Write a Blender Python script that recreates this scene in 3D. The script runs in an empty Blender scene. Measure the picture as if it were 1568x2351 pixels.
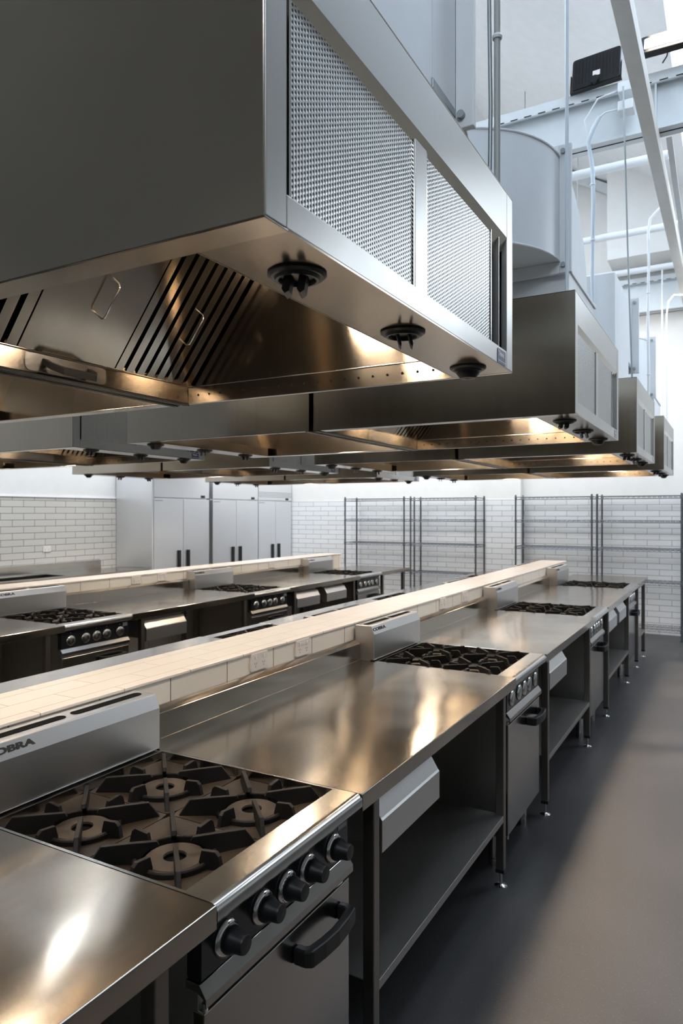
import bpy, bmesh, math, random
from mathutils import Vector, Matrix
random.seed(7)
S = bpy.context.scene
COL = S.collection
PI = math.pi
R = math.radians

# ------------------------------------------------------------------ camera
cam_d = bpy.data.cameras.new('camera')
cam = bpy.data.objects.new('camera', cam_d)
COL.objects.link(cam)
S.camera = cam
cam.location = (0, 0, 1.65)
cam.rotation_euler = (R(90), 0, R(29.22))
cam_d.sensor_fit = 'HORIZONTAL'
cam_d.sensor_width = 24.0
cam_d.lens = 24.0 * 1604.6 / 1568.0
cam_d.shift_y = 2.1 / 1568.0
cam_d.clip_end = 100
cam_d.clip_start = 0.02
cam_d.dof.use_dof = True
cam_d.dof.focus_distance = 1.9
cam_d.dof.aperture_fstop = 6.3

# ------------------------------------------------------------------ view + world
S.view_settings.view_transform = 'Standard'
S.view_settings.look = 'None'
S.view_settings.gamma = 1.0
S.view_settings.use_curve_mapping = False
S.view_settings.exposure = 0.0
w = bpy.data.worlds.new('world')
S.world = w
w.use_nodes = True
w.node_tree.nodes['Background'].inputs[0].default_value = (0.75, 0.85, 1.0, 1)
w.node_tree.nodes['Background'].inputs[1].default_value = 6.0

def area(name, loc, rot, sx, sy, power, color=(1, 1, 1), spread=180):
    d = bpy.data.lights.new(name, 'AREA')
    d.shape = 'RECTANGLE'
    d.size = sx
    d.size_y = sy
    d.energy = power
    d.color = color
    d.spread = R(spread)
    o = bpy.data.objects.new(name, d)
    o.location = loc
    o.rotation_euler = rot
    COL.objects.link(o)
    return o

DAY = (0.80, 0.90, 1.0)
# sun falling almost straight down through the long skylight over the aisle
sd = bpy.data.lights.new('sun', 'SUN')
sd.energy = 6.6
sd.angle = R(3.0)
sd.color = (1.0, 0.77, 0.60)
sun = bpy.data.objects.new('sun', sd)
sun.rotation_euler = (0, R(2.64), 0)
COL.objects.link(sun)
# fill lights added to brighten the left side, far wall, ducts and upper space
area('left_skylight_daylight', (-5.95, 5.9, 4.9), (0, R(0), 0), 0.07, 7.0, 92, (0.95, 0.97, 1.0))  # added fill strip for the left side, also streaks the worktop
area('left_skylight_daylight', (-6.45, 5.9, 4.9), (0, R(0), 0), 0.07, 7.0, 92, (0.95, 0.97, 1.0))  # second added fill strip alongside
area('end_skylight_daylight', (-3.2, 8.9, 4.15), (R(24), 0, 0), 6.0, 0.4, 88, (1.0, 0.985, 0.96))  # added fill for far wall and racks, hangs free with no opening above
area('right_skylight_daylight', (1.85, 7.4, 4.20), (0, R(30.5), 0), 1.2, 3.4, 65, DAY)  # added to brighten the duct sides, placed under the right roof pane
o = area('near_skylight_daylight', (0.5, -1.6, 4.7), (0, 0, 0), 1.6, 1.0, 75, DAY)  # unseen fill added behind the camera for the duct faces
o.rotation_euler = (Vector((-1.0, 3.0, 3.1)) - Vector((0.5, -1.6, 4.7))).to_track_quat('-Z', 'Y').to_euler()
area('centre_skylight_daylight', (-3.35, 6.0, 6.2), (0, 0, 0), 0.6, 7.0, 230, DAY)  # added fill for the space above the hoods, no opening here

# ------------------------------------------------------------------ materials
def newmat(name):
    m = bpy.data.materials.new(name)
    m.use_nodes = True
    nt = m.node_tree
    b = nt.nodes['Principled BSDF']
    return m, nt, b

def N(nt, t, **k):
    n = nt.nodes.new(t)
    for a, v in k.items():
        setattr(n, a, v)
    return n

def plain(name, col, rough=0.5, metal=0.0, emis=0.0, ecol=None, spec=0.5, noise=0.0):
    m, nt, b = newmat(name)
    b.inputs['Base Color'].default_value = (*col, 1)
    b.inputs['Roughness'].default_value = rough
    b.inputs['Metallic'].default_value = metal
    b.inputs['Specular IOR Level'].default_value = spec
    if emis:
        b.inputs['Emission Color'].default_value = (*(ecol or col), 1)
        b.inputs['Emission Strength'].default_value = emis
    tc = N(nt, 'ShaderNodeTexCoord')
    n = N(nt, 'ShaderNodeTexNoise')
    n.inputs['Scale'].default_value = 9
    n.inputs['Detail'].default_value = 4
    nt.links.new(tc.outputs['Object'], n.inputs['Vector'])
    mx = N(nt, 'ShaderNodeMix', data_type='RGBA')
    mx.inputs[6].default_value = (*[c * (1 - 0.06 - noise) for c in col], 1)
    mx.inputs[7].default_value = (*[min(1, c * (1 + 0.03 + noise)) for c in col], 1)
    nt.links.new(n.outputs[0], mx.inputs[0])
    nt.links.new(mx.outputs[2], b.inputs['Base Color'])
    return m

def steel(name, col=(0.60, 0.585, 0.56), rough=0.24, axis=1, wob=0.3, brush=0.035, smear=0.0, aniso=0.0, tang=(0, 0, 1)):
    """brushed stainless: fine grain along one axis, slow waviness of the sheet, cloudy wipe marks"""
    m, nt, b = newmat(name)
    b.inputs['Metallic'].default_value = 1.0
    tc = N(nt, 'ShaderNodeTexCoord')
    mp = N(nt, 'ShaderNodeMapping')
    sc = [60, 60, 60]
    sc[axis] = 0.8
    mp.inputs['Scale'].default_value = sc
    nt.links.new(tc.outputs['Object'], mp.inputs['Vector'])
    g = N(nt, 'ShaderNodeTexNoise')
    g.inputs['Scale'].default_value = 1.0
    g.inputs['Detail'].default_value = 2
    nt.links.new(mp.outputs[0], g.inputs['Vector'])
    c = N(nt, 'ShaderNodeTexNoise')
    c.inputs['Scale'].default_value = 3.2
    c.inputs['Detail'].default_value = 5
    c.inputs['Roughness'].default_value = 0.6
    nt.links.new(tc.outputs['Object'], c.inputs['Vector'])
    # roughness = base + grain + cloud
    m1 = N(nt, 'ShaderNodeMath', operation='MULTIPLY_ADD')
    m1.inputs[1].default_value = brush
    m1.inputs[2].default_value = rough - brush * 0.5
    nt.links.new(g.outputs[0], m1.inputs[0])
    m2 = N(nt, 'ShaderNodeMath', operation='MULTIPLY_ADD')
    m2.inputs[1].default_value = 0.10 + smear
    nt.links.new(c.outputs[0], m2.inputs[0])
    nt.links.new(m1.outputs[0], m2.inputs[2])
    m3 = N(nt, 'ShaderNodeMath', operation='SUBTRACT')
    m3.inputs[1].default_value = 0.05 + smear * 0.5
    nt.links.new(m2.outputs[0], m3.inputs[0])
    nt.links.new(m3.outputs[0], b.inputs['Roughness'])
    cm = N(nt, 'ShaderNodeMix', data_type='RGBA')
    cm.inputs[6].default_value = (*[x * 0.95 for x in col], 1)
    cm.inputs[7].default_value = (*col, 1)
    nt.links.new(g.outputs[0], cm.inputs[0])
    b.inputs['Base Color'].default_value = (*[x * 0.975 for x in col], 1)
    b1 = N(nt, 'ShaderNodeBump')
    b1.inputs['Strength'].default_value = wob
    b1.inputs['Distance'].default_value = 0.02
    lo = N(nt, 'ShaderNodeTexNoise')
    lo.inputs['Scale'].default_value = 2.1
    lo.inputs['Detail'].default_value = 1
    nt.links.new(tc.outputs['Object'], lo.inputs['Vector'])
    nt.links.new(lo.outputs[0], b1.inputs['Height'])
    nt.links.new(b1.outputs[0], b.inputs['Normal'])
    if aniso:
        b.inputs['Anisotropic'].default_value = aniso
        tg = N(nt, 'ShaderNodeCombineXYZ')
        for q_, v_ in enumerate(tang):
            tg.inputs[q_].default_value = v_
        nt.links.new(tg.outputs[0], b.inputs['Tangent'])
    return m

def perforated():
    m, nt, b = newmat('perforated_steel')
    tc = N(nt, 'ShaderNodeTexCoord')
    sp = N(nt, 'ShaderNodeSeparateXYZ')
    nt.links.new(tc.outputs['Object'], sp.inputs[0])
    def frac(sock, pitch, off=None):
        d = N(nt, 'ShaderNodeMath', operation='DIVIDE')
        nt.links.new(sock, d.inputs[0])
        d.inputs[1].default_value = pitch
        if off is not None:
            a = N(nt, 'ShaderNodeMath', operation='ADD')
            nt.links.new(d.outputs[0], a.inputs[0])
            nt.links.new(off, a.inputs[1])
            d = a
        f = N(nt, 'ShaderNodeMath', operation='FRACT')
        nt.links.new(d.outputs[0], f.inputs[0])
        s = N(nt, 'ShaderNodeMath', operation='SUBTRACT')
        nt.links.new(f.outputs[0], s.inputs[0])
        s.inputs[1].default_value = 0.5
        return s, d
    fy, dy = frac(sp.outputs['Y'], 0.0086)
    fl = N(nt, 'ShaderNodeMath', operation='FLOOR')
    nt.links.new(dy.outputs[0], fl.inputs[0])
    hf = N(nt, 'ShaderNodeMath', operation='MULTIPLY')
    hf.inputs[1].default_value = 0.5
    nt.links.new(fl.outputs[0], hf.inputs[0])
    fz, _ = frac(sp.outputs['Z'], 0.0088, hf.outputs[0])
    q1 = N(nt, 'ShaderNodeMath', operation='MULTIPLY')
    nt.links.new(fy.outputs[0], q1.inputs[0]); nt.links.new(fy.outputs[0], q1.inputs[1])
    q2 = N(nt, 'ShaderNodeMath', operation='MULTIPLY_ADD')
    nt.links.new(fz.outputs[0], q2.inputs[0]); nt.links.new(fz.outputs[0], q2.inputs[1]); nt.links.new(q1.outputs[0], q2.inputs[2])
    lt = N(nt, 'ShaderNodeMath', operation='LESS_THAN')
    nt.links.new(q2.outputs[0], lt.inputs[0]); lt.inputs[1].default_value = 0.085
    mx = N(nt, 'ShaderNodeMix', data_type='RGBA')
    nt.links.new(lt.outputs[0], mx.inputs[0])
    mx.inputs[6].default_value = (0.50, 0.495, 0.48, 1)
    mx.inputs[7].default_value = (0.05, 0.047, 0.042, 1)
    nt.links.new(mx.outputs[2], b.inputs['Base Color'])
    mr = N(nt, 'ShaderNodeMath', operation='MULTIPLY_ADD')
    nt.links.new(lt.outputs[0], mr.inputs[0]); mr.inputs[1].default_value = 0.45; mr.inputs[2].default_value = 0.33
    nt.links.new(mr.outputs[0], b.inputs['Roughness'])
    b.inputs['Metallic'].default_value = 1.0
    bp = N(nt, 'ShaderNodeBump', invert=True)
    bp.inputs['Strength'].default_value = 0.5
    bp.inputs['Distance'].default_value = 0.002
    nt.links.new(q2.outputs[0], bp.inputs['Height'])
    bp.invert = False
    nt.links.new(bp.outputs[0], b.inputs['Normal'])
    return m

def tiles(name, horiz, bw, bh, col, mortar, msize=0.004, rough=0.18, offs=(0, 0), flat=False):
    """glazed brick-bond tiles; horiz = world axis running along the courses, courses stack in z (or x if flat)"""
    m, nt, b = newmat(name)
    ge = N(nt, 'ShaderNodeNewGeometry')
    sp = N(nt, 'ShaderNodeSeparateXYZ')
    nt.links.new(ge.outputs['Position'], sp.inputs[0])
    cb = N(nt, 'ShaderNodeCombineXYZ')
    nt.links.new(sp.outputs[horiz], cb.inputs[0])
    nt.links.new(sp.outputs[0 if flat else 2], cb.inputs[1])
    mp = N(nt, 'ShaderNodeMapping')
    mp.inputs['Location'].default_value = (offs[0], offs[1], 0)
    nt.links.new(cb.outputs[0], mp.inputs['Vector'])
    br = N(nt, 'ShaderNodeTexBrick')
    br.offset = 0.5
    br.inputs['Scale'].default_value = 1.0
    br.inputs['Brick Width'].default_value = bw
    br.inputs['Row Height'].default_value = bh
    br.inputs['Mortar Size'].default_value = msize
    br.inputs['Mortar Smooth'].default_value = 0.15
    br.inputs['Color1'].default_value = (*col, 1)
    br.inputs['Color2'].default_value = (*[c * 0.955 for c in col], 1)
    br.inputs['Mortar'].default_value = (*mortar, 1)
    nt.links.new(mp.outputs[0], br.inputs['Vector'])
    nt.links.new(br.outputs['Color'], b.inputs['Base Color'])
    r = N(nt, 'ShaderNodeMath', operation='MULTIPLY_ADD')
    r.inputs[1].default_value = 6.0
    r.inputs[2].default_value = rough
    nt.links.new(br.outputs['Fac'], r.inputs[0])
    nt.links.new(r.outputs[0], b.inputs['Roughness'])
    bp = N(nt, 'ShaderNodeBump', invert=True)
    bp.inputs['Strength'].default_value = 0.5
    bp.inputs['Distance'].default_value = 0.003
    nt.links.new(br.outputs['Fac'], bp.inputs['Height'])
    n = N(nt, 'ShaderNodeTexNoise')
    n.inputs['Scale'].default_value = 5
    nt.links.new(ge.outputs['Position'], n.inputs['Vector'])
    bp2 = N(nt, 'ShaderNodeBump')
    bp2.inputs['Strength'].default_value = 0.08
    bp2.inputs['Distance'].default_value = 0.02
    nt.links.new(n.outputs[0], bp2.inputs['Height'])
    nt.links.new(bp.outputs[0], bp2.inputs['Normal'])
    nt.links.new(bp2.outputs[0], b.inputs['Normal'])
    return m

def concrete():
    m, nt, b = newmat('polished_concrete')
    ge = N(nt, 'ShaderNodeNewGeometry')
    n1 = N(nt, 'ShaderNodeTexNoise'); n1.inputs['Scale'].default_value = 1.3; n1.inputs['Detail'].default_value = 6
    n2 = N(nt, 'ShaderNodeTexNoise'); n2.inputs['Scale'].default_value = 160; n2.inputs['Detail'].default_value = 2
    v = N(nt, 'ShaderNodeTexVoronoi'); v.inputs['Scale'].default_value = 55
    for n in (n1, n2, v):
        nt.links.new(ge.outputs['Position'], n.inputs['Vector'])
    r1 = N(nt, 'ShaderNodeValToRGB')
    r1.color_ramp.elements[0].position = 0.3; r1.color_ramp.elements[0].color = (0.031, 0.0300, 0.0320, 1)
    r1.color_ramp.elements[1].position = 0.7; r1.color_ramp.elements[1].color = (0.050, 0.0475, 0.0490, 1)
    nt.links.new(n1.outputs[0], r1.inputs[0])
    r2 = N(nt, 'ShaderNodeValToRGB')
    r2.color_ramp.elements[0].position = 0.62; r2.color_ramp.elements[0].color = (0, 0, 0, 1)
    r2.color_ramp.elements[1].position = 0.72; r2.color_ramp.elements[1].color = (1, 1, 1, 1)
    nt.links.new(n2.outputs[0], r2.inputs[0])
    mx = N(nt, 'ShaderNodeMix', data_type='RGBA', blend_type='ADD')
    mx.inputs[0].default_value = 0.05
    nt.links.new(r1.outputs[0], mx.inputs[6]); nt.links.new(r2.outputs[0], mx.inputs[7])
    r3 = N(nt, 'ShaderNodeValToRGB')
    r3.color_ramp.elements[0].position = 0.02; r3.color_ramp.elements[0].color = (0.45, 0.44, 0.42, 1)
    r3.color_ramp.elements[1].position = 0.07; r3.color_ramp.elements[1].color = (0, 0, 0, 1)
    nt.links.new(v.outputs[0], r3.inputs[0])
    mx2 = N(nt, 'ShaderNodeMix', data_type='RGBA', blend_type='ADD')
    mx2.inputs[0].default_value = 0.12
    nt.links.new(mx.outputs[2], mx2.inputs[6]); nt.links.new(r3.outputs[0], mx2.inputs[7])
    nt.links.new(mx2.outputs[2], b.inputs['Base Color'])
    rr = N(nt, 'ShaderNodeMath', operation='MULTIPLY_ADD')
    rr.inputs[1].default_value = 0.25; rr.inputs[2].default_value = 0.28
    nt.links.new(n1.outputs[0], rr.inputs[0]); nt.links.new(rr.outputs[0], b.inputs['Roughness'])
    bp = N(nt, 'ShaderNodeBump'); bp.inputs['Strength'].default_value = 0.05; bp.inputs['Distance'].default_value = 0.01
    nt.links.new(n2.outputs[0], bp.inputs['Height']); nt.links.new(bp.outputs[0], b.inputs['Normal'])
    return m

def castiron(name, c0, c1, rough):
    m, nt, b = newmat(name)
    tc = N(nt, 'ShaderNodeTexCoord')
    n = N(nt, 'ShaderNodeTexNoise'); n.inputs['Scale'].default_value = 7; n.inputs['Detail'].default_value = 6
    f = N(nt, 'ShaderNodeTexNoise'); f.inputs['Scale'].default_value = 500
    nt.links.new(tc.outputs['Object'], n.inputs['Vector']); nt.links.new(tc.outputs['Object'], f.inputs['Vector'])
    r = N(nt, 'ShaderNodeValToRGB')
    r.color_ramp.elements[0].position = 0.35; r.color_ramp.elements[0].color = (*c0, 1)
    r.color_ramp.elements[1].position = 0.68; r.color_ramp.elements[1].color = (*c1, 1)
    nt.links.new(n.outputs[0], r.inputs[0]); nt.links.new(r.outputs[0], b.inputs['Base Color'])
    b.inputs['Roughness'].default_value = rough
    b.inputs['Metallic'].default_value = 0.0
    b.inputs['Specular IOR Level'].default_value = 0.22
    bp = N(nt, 'ShaderNodeBump'); bp.inputs['Strength'].default_value = 0.35; bp.inputs['Distance'].default_value = 0.001
    nt.links.new(f.outputs[0], bp.inputs['Height']); nt.links.new(bp.outputs[0], b.inputs['Normal'])
    return m

M = {}
M['steel_top'] = steel('brushed_steel_worktop', (0.44, 0.40, 0.35), 0.145, axis=1, wob=0.35, smear=0.03, aniso=0.8, tang=(0, 1, 0))
M['steel'] = steel('brushed_steel', (0.43, 0.42, 0.40), 0.345, axis=2, wob=0.10, brush=0.02)
M['steel_h'] = steel('brushed_steel_horizontal', (0.36, 0.345, 0.33), 0.195, axis=1, wob=0.10)
M['hood'] = steel('hood_steel', (0.43, 0.385, 0.325), 0.19, axis=2, wob=0.07)
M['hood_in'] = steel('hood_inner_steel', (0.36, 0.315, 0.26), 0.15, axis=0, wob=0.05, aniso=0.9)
M['bright'] = steel('polished_trim', (0.62, 0.61, 0.59), 0.18, axis=1, wob=0.03)
M['fridge'] = steel('fridge_steel', (0.82, 0.83, 0.85), 0.42, axis=2, wob=0.04, brush=0.03)
M['satin'] = steel('satin_steel', (0.38, 0.365, 0.345), 0.42, axis=1, wob=0.05, brush=0.02)
M['under'] = steel('underside_steel', (0.29, 0.255, 0.215), 0.20, axis=1, wob=0.05)  # darker copy of the hood steel, underside shade put into its colour
M['splash'] = steel('splashback_steel', (0.62, 0.61, 0.60), 0.345, axis=2, wob=0.05, brush=0.02)
M['perf'] = perforated()
M['dark_steel'] = steel('leg_steel', (0.23, 0.21, 0.19), 0.37, axis=2, wob=0.02)
M['chrome'] = plain('chrome', (0.8, 0.8, 0.8), 0.1, 1.0)
M['black'] = plain('black_plastic', (0.010, 0.010, 0.011), 0.40, noise=0.1, spec=0.35)
M['matte_black'] = plain('matte_black_plastic', (0.008, 0.008, 0.008), 0.7, spec=0.12)
M['black_glass'] = plain('black_enamel', (0.008, 0.011, 0.014), 0.22)
M['hole'] = plain('dark_opening', (0.004, 0.004, 0.004), 0.9, spec=0.1)
M['ink'] = plain('black_lettering', (0.02, 0.018, 0.017), 0.5)
M['cast'] = castiron('cast_iron_grate', (0.022, 0.016, 0.011), (0.055, 0.040, 0.027), 0.5)
M['fin'] = castiron('cast_iron_fin', (0.010, 0.009, 0.008), (0.022, 0.019, 0.016), 0.5)
M['cap'] = castiron('burner_cap', (0.040, 0.031, 0.024), (0.095, 0.073, 0.055), 0.55)
M['white'] = plain('white_painted_metal', (0.70, 0.72, 0.74), 0.38)
M['duct'] = plain('pale_duct_sheet', (0.74, 0.77, 0.80), 0.45)
M['beam'] = plain('white_steel_paint', (0.66, 0.70, 0.72), 0.5, noise=0.05)
M['plaster'] = plain('white_plaster', (0.74, 0.73, 0.71), 0.85)
M['ceil'] = plain('ceiling_paint', (0.72, 0.73, 0.74), 0.9, noise=0.02)
M['timber'] = plain('pale_painted_timber', (0.60, 0.58, 0.54), 0.6, noise=0.05)
M['galv'] = plain('galvanised_grey', (0.30, 0.33, 0.34), 0.45, 0.6)
M['pipe'] = plain('pale_blue_conduit', (0.62, 0.70, 0.78), 0.35)
M['pipe_grey'] = plain('grey_conduit', (0.36, 0.38, 0.37), 0.45)
M['wire'] = plain('grey_wire_shelf', (0.13, 0.135, 0.15), 0.38, 0.7)
M['gpo'] = plain('white_socket_plastic', (0.72, 0.68, 0.66), 0.3)
M['navy'] = plain('navy_badge', (0.03, 0.03, 0.12), 0.3)
M['letter_w'] = plain('white_lettering', (0.8, 0.8, 0.82), 0.4)
M['floor'] = concrete()
M['tile_far'] = tiles('far_wall_tiles', 0, 0.306, 0.0805, (0.76, 0.77, 0.78), (0.30, 0.30, 0.30), 0.0035, offs=(0.1, 0.008))
M['tile_left'] = tiles('left_wall_tiles', 1, 0.306, 0.0795, (0.58, 0.555, 0.51), (0.17, 0.16, 0.15), 0.0035, offs=(-0.15, 0.025))
M['tile_ledge'] = tiles('ledge_face_tiles', 1, 0.311, 0.50, (0.80, 0.77, 0.72), (0.25, 0.22, 0.19), 0.003, offs=(0.196, 0.15))
M['tile_top'] = tiles('ledge_top_tiles', 1, 0.311, 0.095, (0.84, 0.80, 0.75), (0.36, 0.32, 0.28), 0.002, offs=(0.1, 0.03), flat=True)
M['lamp'] = plain('warm_lamp_glass', (1.0, 0.72, 0.42), 0.4, emis=155.0, ecol=(1.0, 0.82, 0.62))
M['sky'] = plain('skylight_pane', (0.9, 0.95, 1.0), 0.3, emis=2.3, ecol=(0.80, 0.90, 1.0))
m, nt, b_ = newmat('clear_skylight_glass')
tr = N(nt, 'ShaderNodeBsdfTransparent'); tr.inputs[0].default_value = (0.93, 0.96, 0.97, 1)
gl = N(nt, 'ShaderNodeBsdfGlossy'); gl.inputs['Roughness'].default_value = 0.05
mxs = N(nt, 'ShaderNodeMixShader'); mxs.inputs[0].default_value = 0.06
nt.links.new(tr.outputs[0], mxs.inputs[1]); nt.links.new(gl.outputs[0], mxs.inputs[2])
nt.links.new(mxs.outputs[0], nt.nodes['Material Output'].inputs[0])
M['clear'] = m
M['winpane'] = plain('window_pane_daylight', (0.9, 0.95, 1.0), 0.3, emis=0.5, ecol=(0.86, 0.93, 1.0))
M['led'] = plain('floodlight_lens', (0.9, 0.93, 0.95), 0.3, emis=1.2, ecol=(0.95, 0.97, 1.0))

# ------------------------------------------------------------------ mesh helpers
def link(name, bm, mat, parent=None, smooth=None, bevel=0.0, mats=None, seg=2):
    me = bpy.data.meshes.new(name)
    bmesh.ops.recalc_face_normals(bm, faces=bm.faces)
    bm.to_mesh(me)
    bm.free()
    for m_ in (mats or [mat]):
        me.materials.append(m_)
    o = bpy.data.objects.new(name, me)
    COL.objects.link(o)
    if parent is not None:
        o.parent = parent
    if smooth is not None:
        me.shade_smooth()
        me.set_sharp_from_angle(angle=R(smooth))
    if bevel > 0:
        md = o.modifiers.new('bevel', 'BEVEL')
        md.width = bevel
        md.segments = seg
        md.limit_method = 'ANGLE'
        md.angle_limit = R(40)
        md.harden_normals = False
    return o

def BM():
    return bmesh.new()

def box(bm, x0, x1, y0, y1, z0, z1, mi=0):
    vs = [bm.verts.new((x, y, z)) for x in (x0, x1) for y in (y0, y1) for z in (z0, z1)]
    idx = [(0, 1, 3, 2), (4, 6, 7, 5), (0, 4, 5, 1), (2, 3, 7, 6), (0, 2, 6, 4), (1, 5, 7, 3)]
    fs = []
    for f in idx:
        fc = bm.faces.new([vs[i] for i in f])
        fc.material_index = mi
        fs.append(fc)
    return vs

def prism(bm, prof, a, b, axis=1, mi=0):
    """extrude a 2D profile. axis=1: profile is (x,z) along y; axis=0: (y,z) along x; axis=2: (x,y) along z"""
    def P(p, t):
        if axis == 1: return (p[0], t, p[1])
        if axis == 0: return (t, p[0], p[1])
        return (p[0], p[1], t)
    A = [bm.verts.new(P(p, a)) for p in prof]
    B = [bm.verts.new(P(p, b)) for p in prof]
    n = len(prof)
    fs = [bm.faces.new(A[::-1]), bm.faces.new(B)]
    for i in range(n):
        fs.append(bm.faces.new((A[i], A[(i + 1) % n], B[(i + 1) % n], B[i])))
    for f in fs:
        f.material_index = mi
    return A + B

def cyl(bm, p0, p1, r0, r1=None, n=16, caps=True, mi=0):
    p0, p1 = Vector(p0), Vector(p1)
    r1 = r0 if r1 is None else r1
    d = (p1 - p0).normalized()
    up = Vector((0, 0, 1)) if abs(d.z) < 0.9 else Vector((1, 0, 0))
    a = d.cross(up).normalized()
    b = d.cross(a)
    A, B = [], []
    for i in range(n):
        t = 2 * PI * i / n
        v = a * math.cos(t) + b * math.sin(t)
        A.append(bm.verts.new(p0 + v * r0))
        B.append(bm.verts.new(p1 + v * r1))
    for i in range(n):
        f = bm.faces.new((A[i], A[(i + 1) % n], B[(i + 1) % n], B[i])); f.material_index = mi
    if caps:
        f = bm.faces.new(A[::-1]); f.material_index = mi
        f = bm.faces.new(B); f.material_index = mi
    return A + B

def tube(bm, pts, r, n=8):
    pts = [Vector(p) for p in pts]
    rings = []
    for i, p in enumerate(pts):
        d = (pts[min(i + 1, len(pts) - 1)] - pts[max(i - 1, 0)]).normalized()
        up = Vector((0, 0, 1)) if abs(d.z) < 0.95 else Vector((0.3, 1, 0)).normalized()
        a = d.cross(up).normalized()
        b = d.cross(a).normalized()
        if rings:
            # keep frames from twisting
            pa = rings[-1][1]
            a2 = (pa - d * pa.dot(d)).normalized()
            a, b = a2, d.cross(a2)
        rings.append(([bm.verts.new(p + (a * math.cos(2 * PI * k / n) + b * math.sin(2 * PI * k / n)) * r) for k in range(n)], a))
    for i in range(len(rings) - 1):
        A, B = rings[i][0], rings[i + 1][0]
        for k in range(n):
            bm.faces.new((A[k], A[(k + 1) % n], B[(k + 1) % n], B[k]))
    bm.faces.new(rings[0][0][::-1])
    bm.faces.new(rings[-1][0])

def lathe(bm, prof, c, axis='z', n=32, mi=0, closed=False):
    """prof = [(r, h)], around axis through c"""
    c = Vector(c)
    rings = []
    for r, h in prof:
        ring = []
        for i in range(n):
            t = 2 * PI * i / n
            a, b = r * math.cos(t), r * math.sin(t)
            v = {'z': (a, b, h), 'x': (h, a, b), 'y': (a, h, b)}[axis]
            ring.append(bm.verts.new(c + Vector(v)))
        rings.append(ring)
    m_ = len(rings)
    for j in range(m_ if closed else m_ - 1):
        A, B = rings[j], rings[(j + 1) % m_]
        for i in range(n):
            f = bm.faces.new((A[i], A[(i + 1) % n], B[(i + 1) % n], B[i])); f.material_index = mi
    if not closed:
        if prof[0][0] > 1e-6:
            f = bm.faces.new(rings[0][::-1]); f.material_index = mi
        if prof[-1][0] > 1e-6:
            f = bm.faces.new(rings[-1]); f.material_index = mi
    return rings

def xf(bm, vs, mat):
    bmesh.ops.transform(bm, matrix=mat, verts=vs)

def rrect(w, h, r, n=5):
    pts = []
    for cx, cy, a0 in ((w / 2 - r, h / 2 - r, 0), (-w / 2 + r, h / 2 - r, 90), (-w / 2 + r, -h / 2 + r, 180), (w / 2 - r, -h / 2 + r, 270)):
        for i in range(n + 1):
            t = R(a0 + 90 * i / n)
            pts.append((cx + r * math.cos(t), cy + r * math.sin(t)))
    return pts

def text_mesh(name, s, size, mat, parent, M4, sx=1.0, extr=0.0003, bold=0.0):
    cu = bpy.data.curves.new(name, 'FONT')
    cu.body = s
    cu.size = size
    cu.extrude = extr
    cu.offset = bold
    cu.resolution_u = 3
    tmp = bpy.data.objects.new('tmp_text', cu)
    COL.objects.link(tmp)
    bpy.context.view_layer.update()
    dg = bpy.context.evaluated_depsgraph_get()
    me = bpy.data.meshes.new_from_object(tmp.evaluated_get(dg))
    bpy.data.objects.remove(tmp)
    bpy.data.curves.remove(cu)
    me.transform(M4 @ Matrix.Diagonal((sx, 1, 1, 1)))
    me.name = name
    me.materials.clear()
    me.materials.append(mat)
    o = bpy.data.objects.new(name, me)
    COL.objects.link(o)
    o.parent = parent
    return o

def thing(name, label, cat, loc=(0, 0, 0), rz=0.0, group=None):
    o = bpy.data.objects.new(name, None)
    o.empty_display_size = 0.05
    COL.objects.link(o)
    o.location = loc
    o.rotation_euler = (0, 0, rz)
    o['label'] = label
    o['category'] = cat
    if group:
        o['group'] = group
    return o

def tag(o, label, cat, group=None):
    o['label'] = label
    o['category'] = cat
    if group:
        o['group'] = group
    return o

def dup(root, loc, rz, label, group=None):
    r = root.copy()
    COL.objects.link(r)
    r.location = loc
    r.rotation_euler = (0, 0, rz)
    r['label'] = label
    if group:
        r['group'] = group
    for ch in list(root.children):
        c = ch.copy()
        COL.objects.link(c)
        c.parent = r
        for g in list(ch.children):
            d = g.copy()
            COL.objects.link(d)
            d.parent = c
    return r

def struct(name, bm, mat, parent=None, **k):
    o = link(name, bm, mat, parent, **k)
    if parent is None:
        o['kind'] = 'structure'
    return o

# ------------------------------------------------------------------ room shell
XL, XR, YB, YF = -7.5, 4.6, -5.5, 10.4
def roofz(x):
    return 5.37 - 0.589 * x if x > -3 else 7.137 + 0.589 * (x + 3)

b = BM(); box(b, XL - .2, XR + .2, YB - .2, YF + .2, -0.1, 0)
struct('floor', b, M['floor'])
b = BM(); prism(b, [(XL - .2, 0), (XR + .2, 0), (XR + .2, roofz(XR) + .1), (-3, 7.24), (XL - .2, roofz(XL) + .1)], YF, YF + .2)
wf = struct('wall_back', b, M['plaster'])
b = BM(); box(b, XL, -3.24, YF - .012, YF, 0, 1.85); box(b, -2.73, XR, YF - .012, YF, 0, 1.85)
link('tiling', b, M['tile_far'], wf)
b = BM(); box(b, -3.24, -2.73, YF - .10, YF, 0, 5.0)
pil = struct('wall_back_pier', b, M['plaster'])
b = BM(); box(b, -3.25, -2.72, YF - .112, YF - .1, 0, 1.85)
link('tiling', b, M['tile_far'], pil)
b = BM(); box(b, XL - .2, XL, YB, YF, 0, roofz(XL) + .1)
wl = struct('wall_left', b, M['plaster'])
b = BM(); box(b, XL, XL + .012, YB, 6.96, 0, 1.845)
link('tiling', b, M['tile_left'], wl)
b = BM(); box(b, XL, XL + .022, YB, 6.96, 1.845, 1.857)
link('tile_trim', b, M['letter_w'], wl)
b = BM(); box(b, XR, XR + .2, YB, YF, 0, roofz(XR) + .1)
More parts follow.
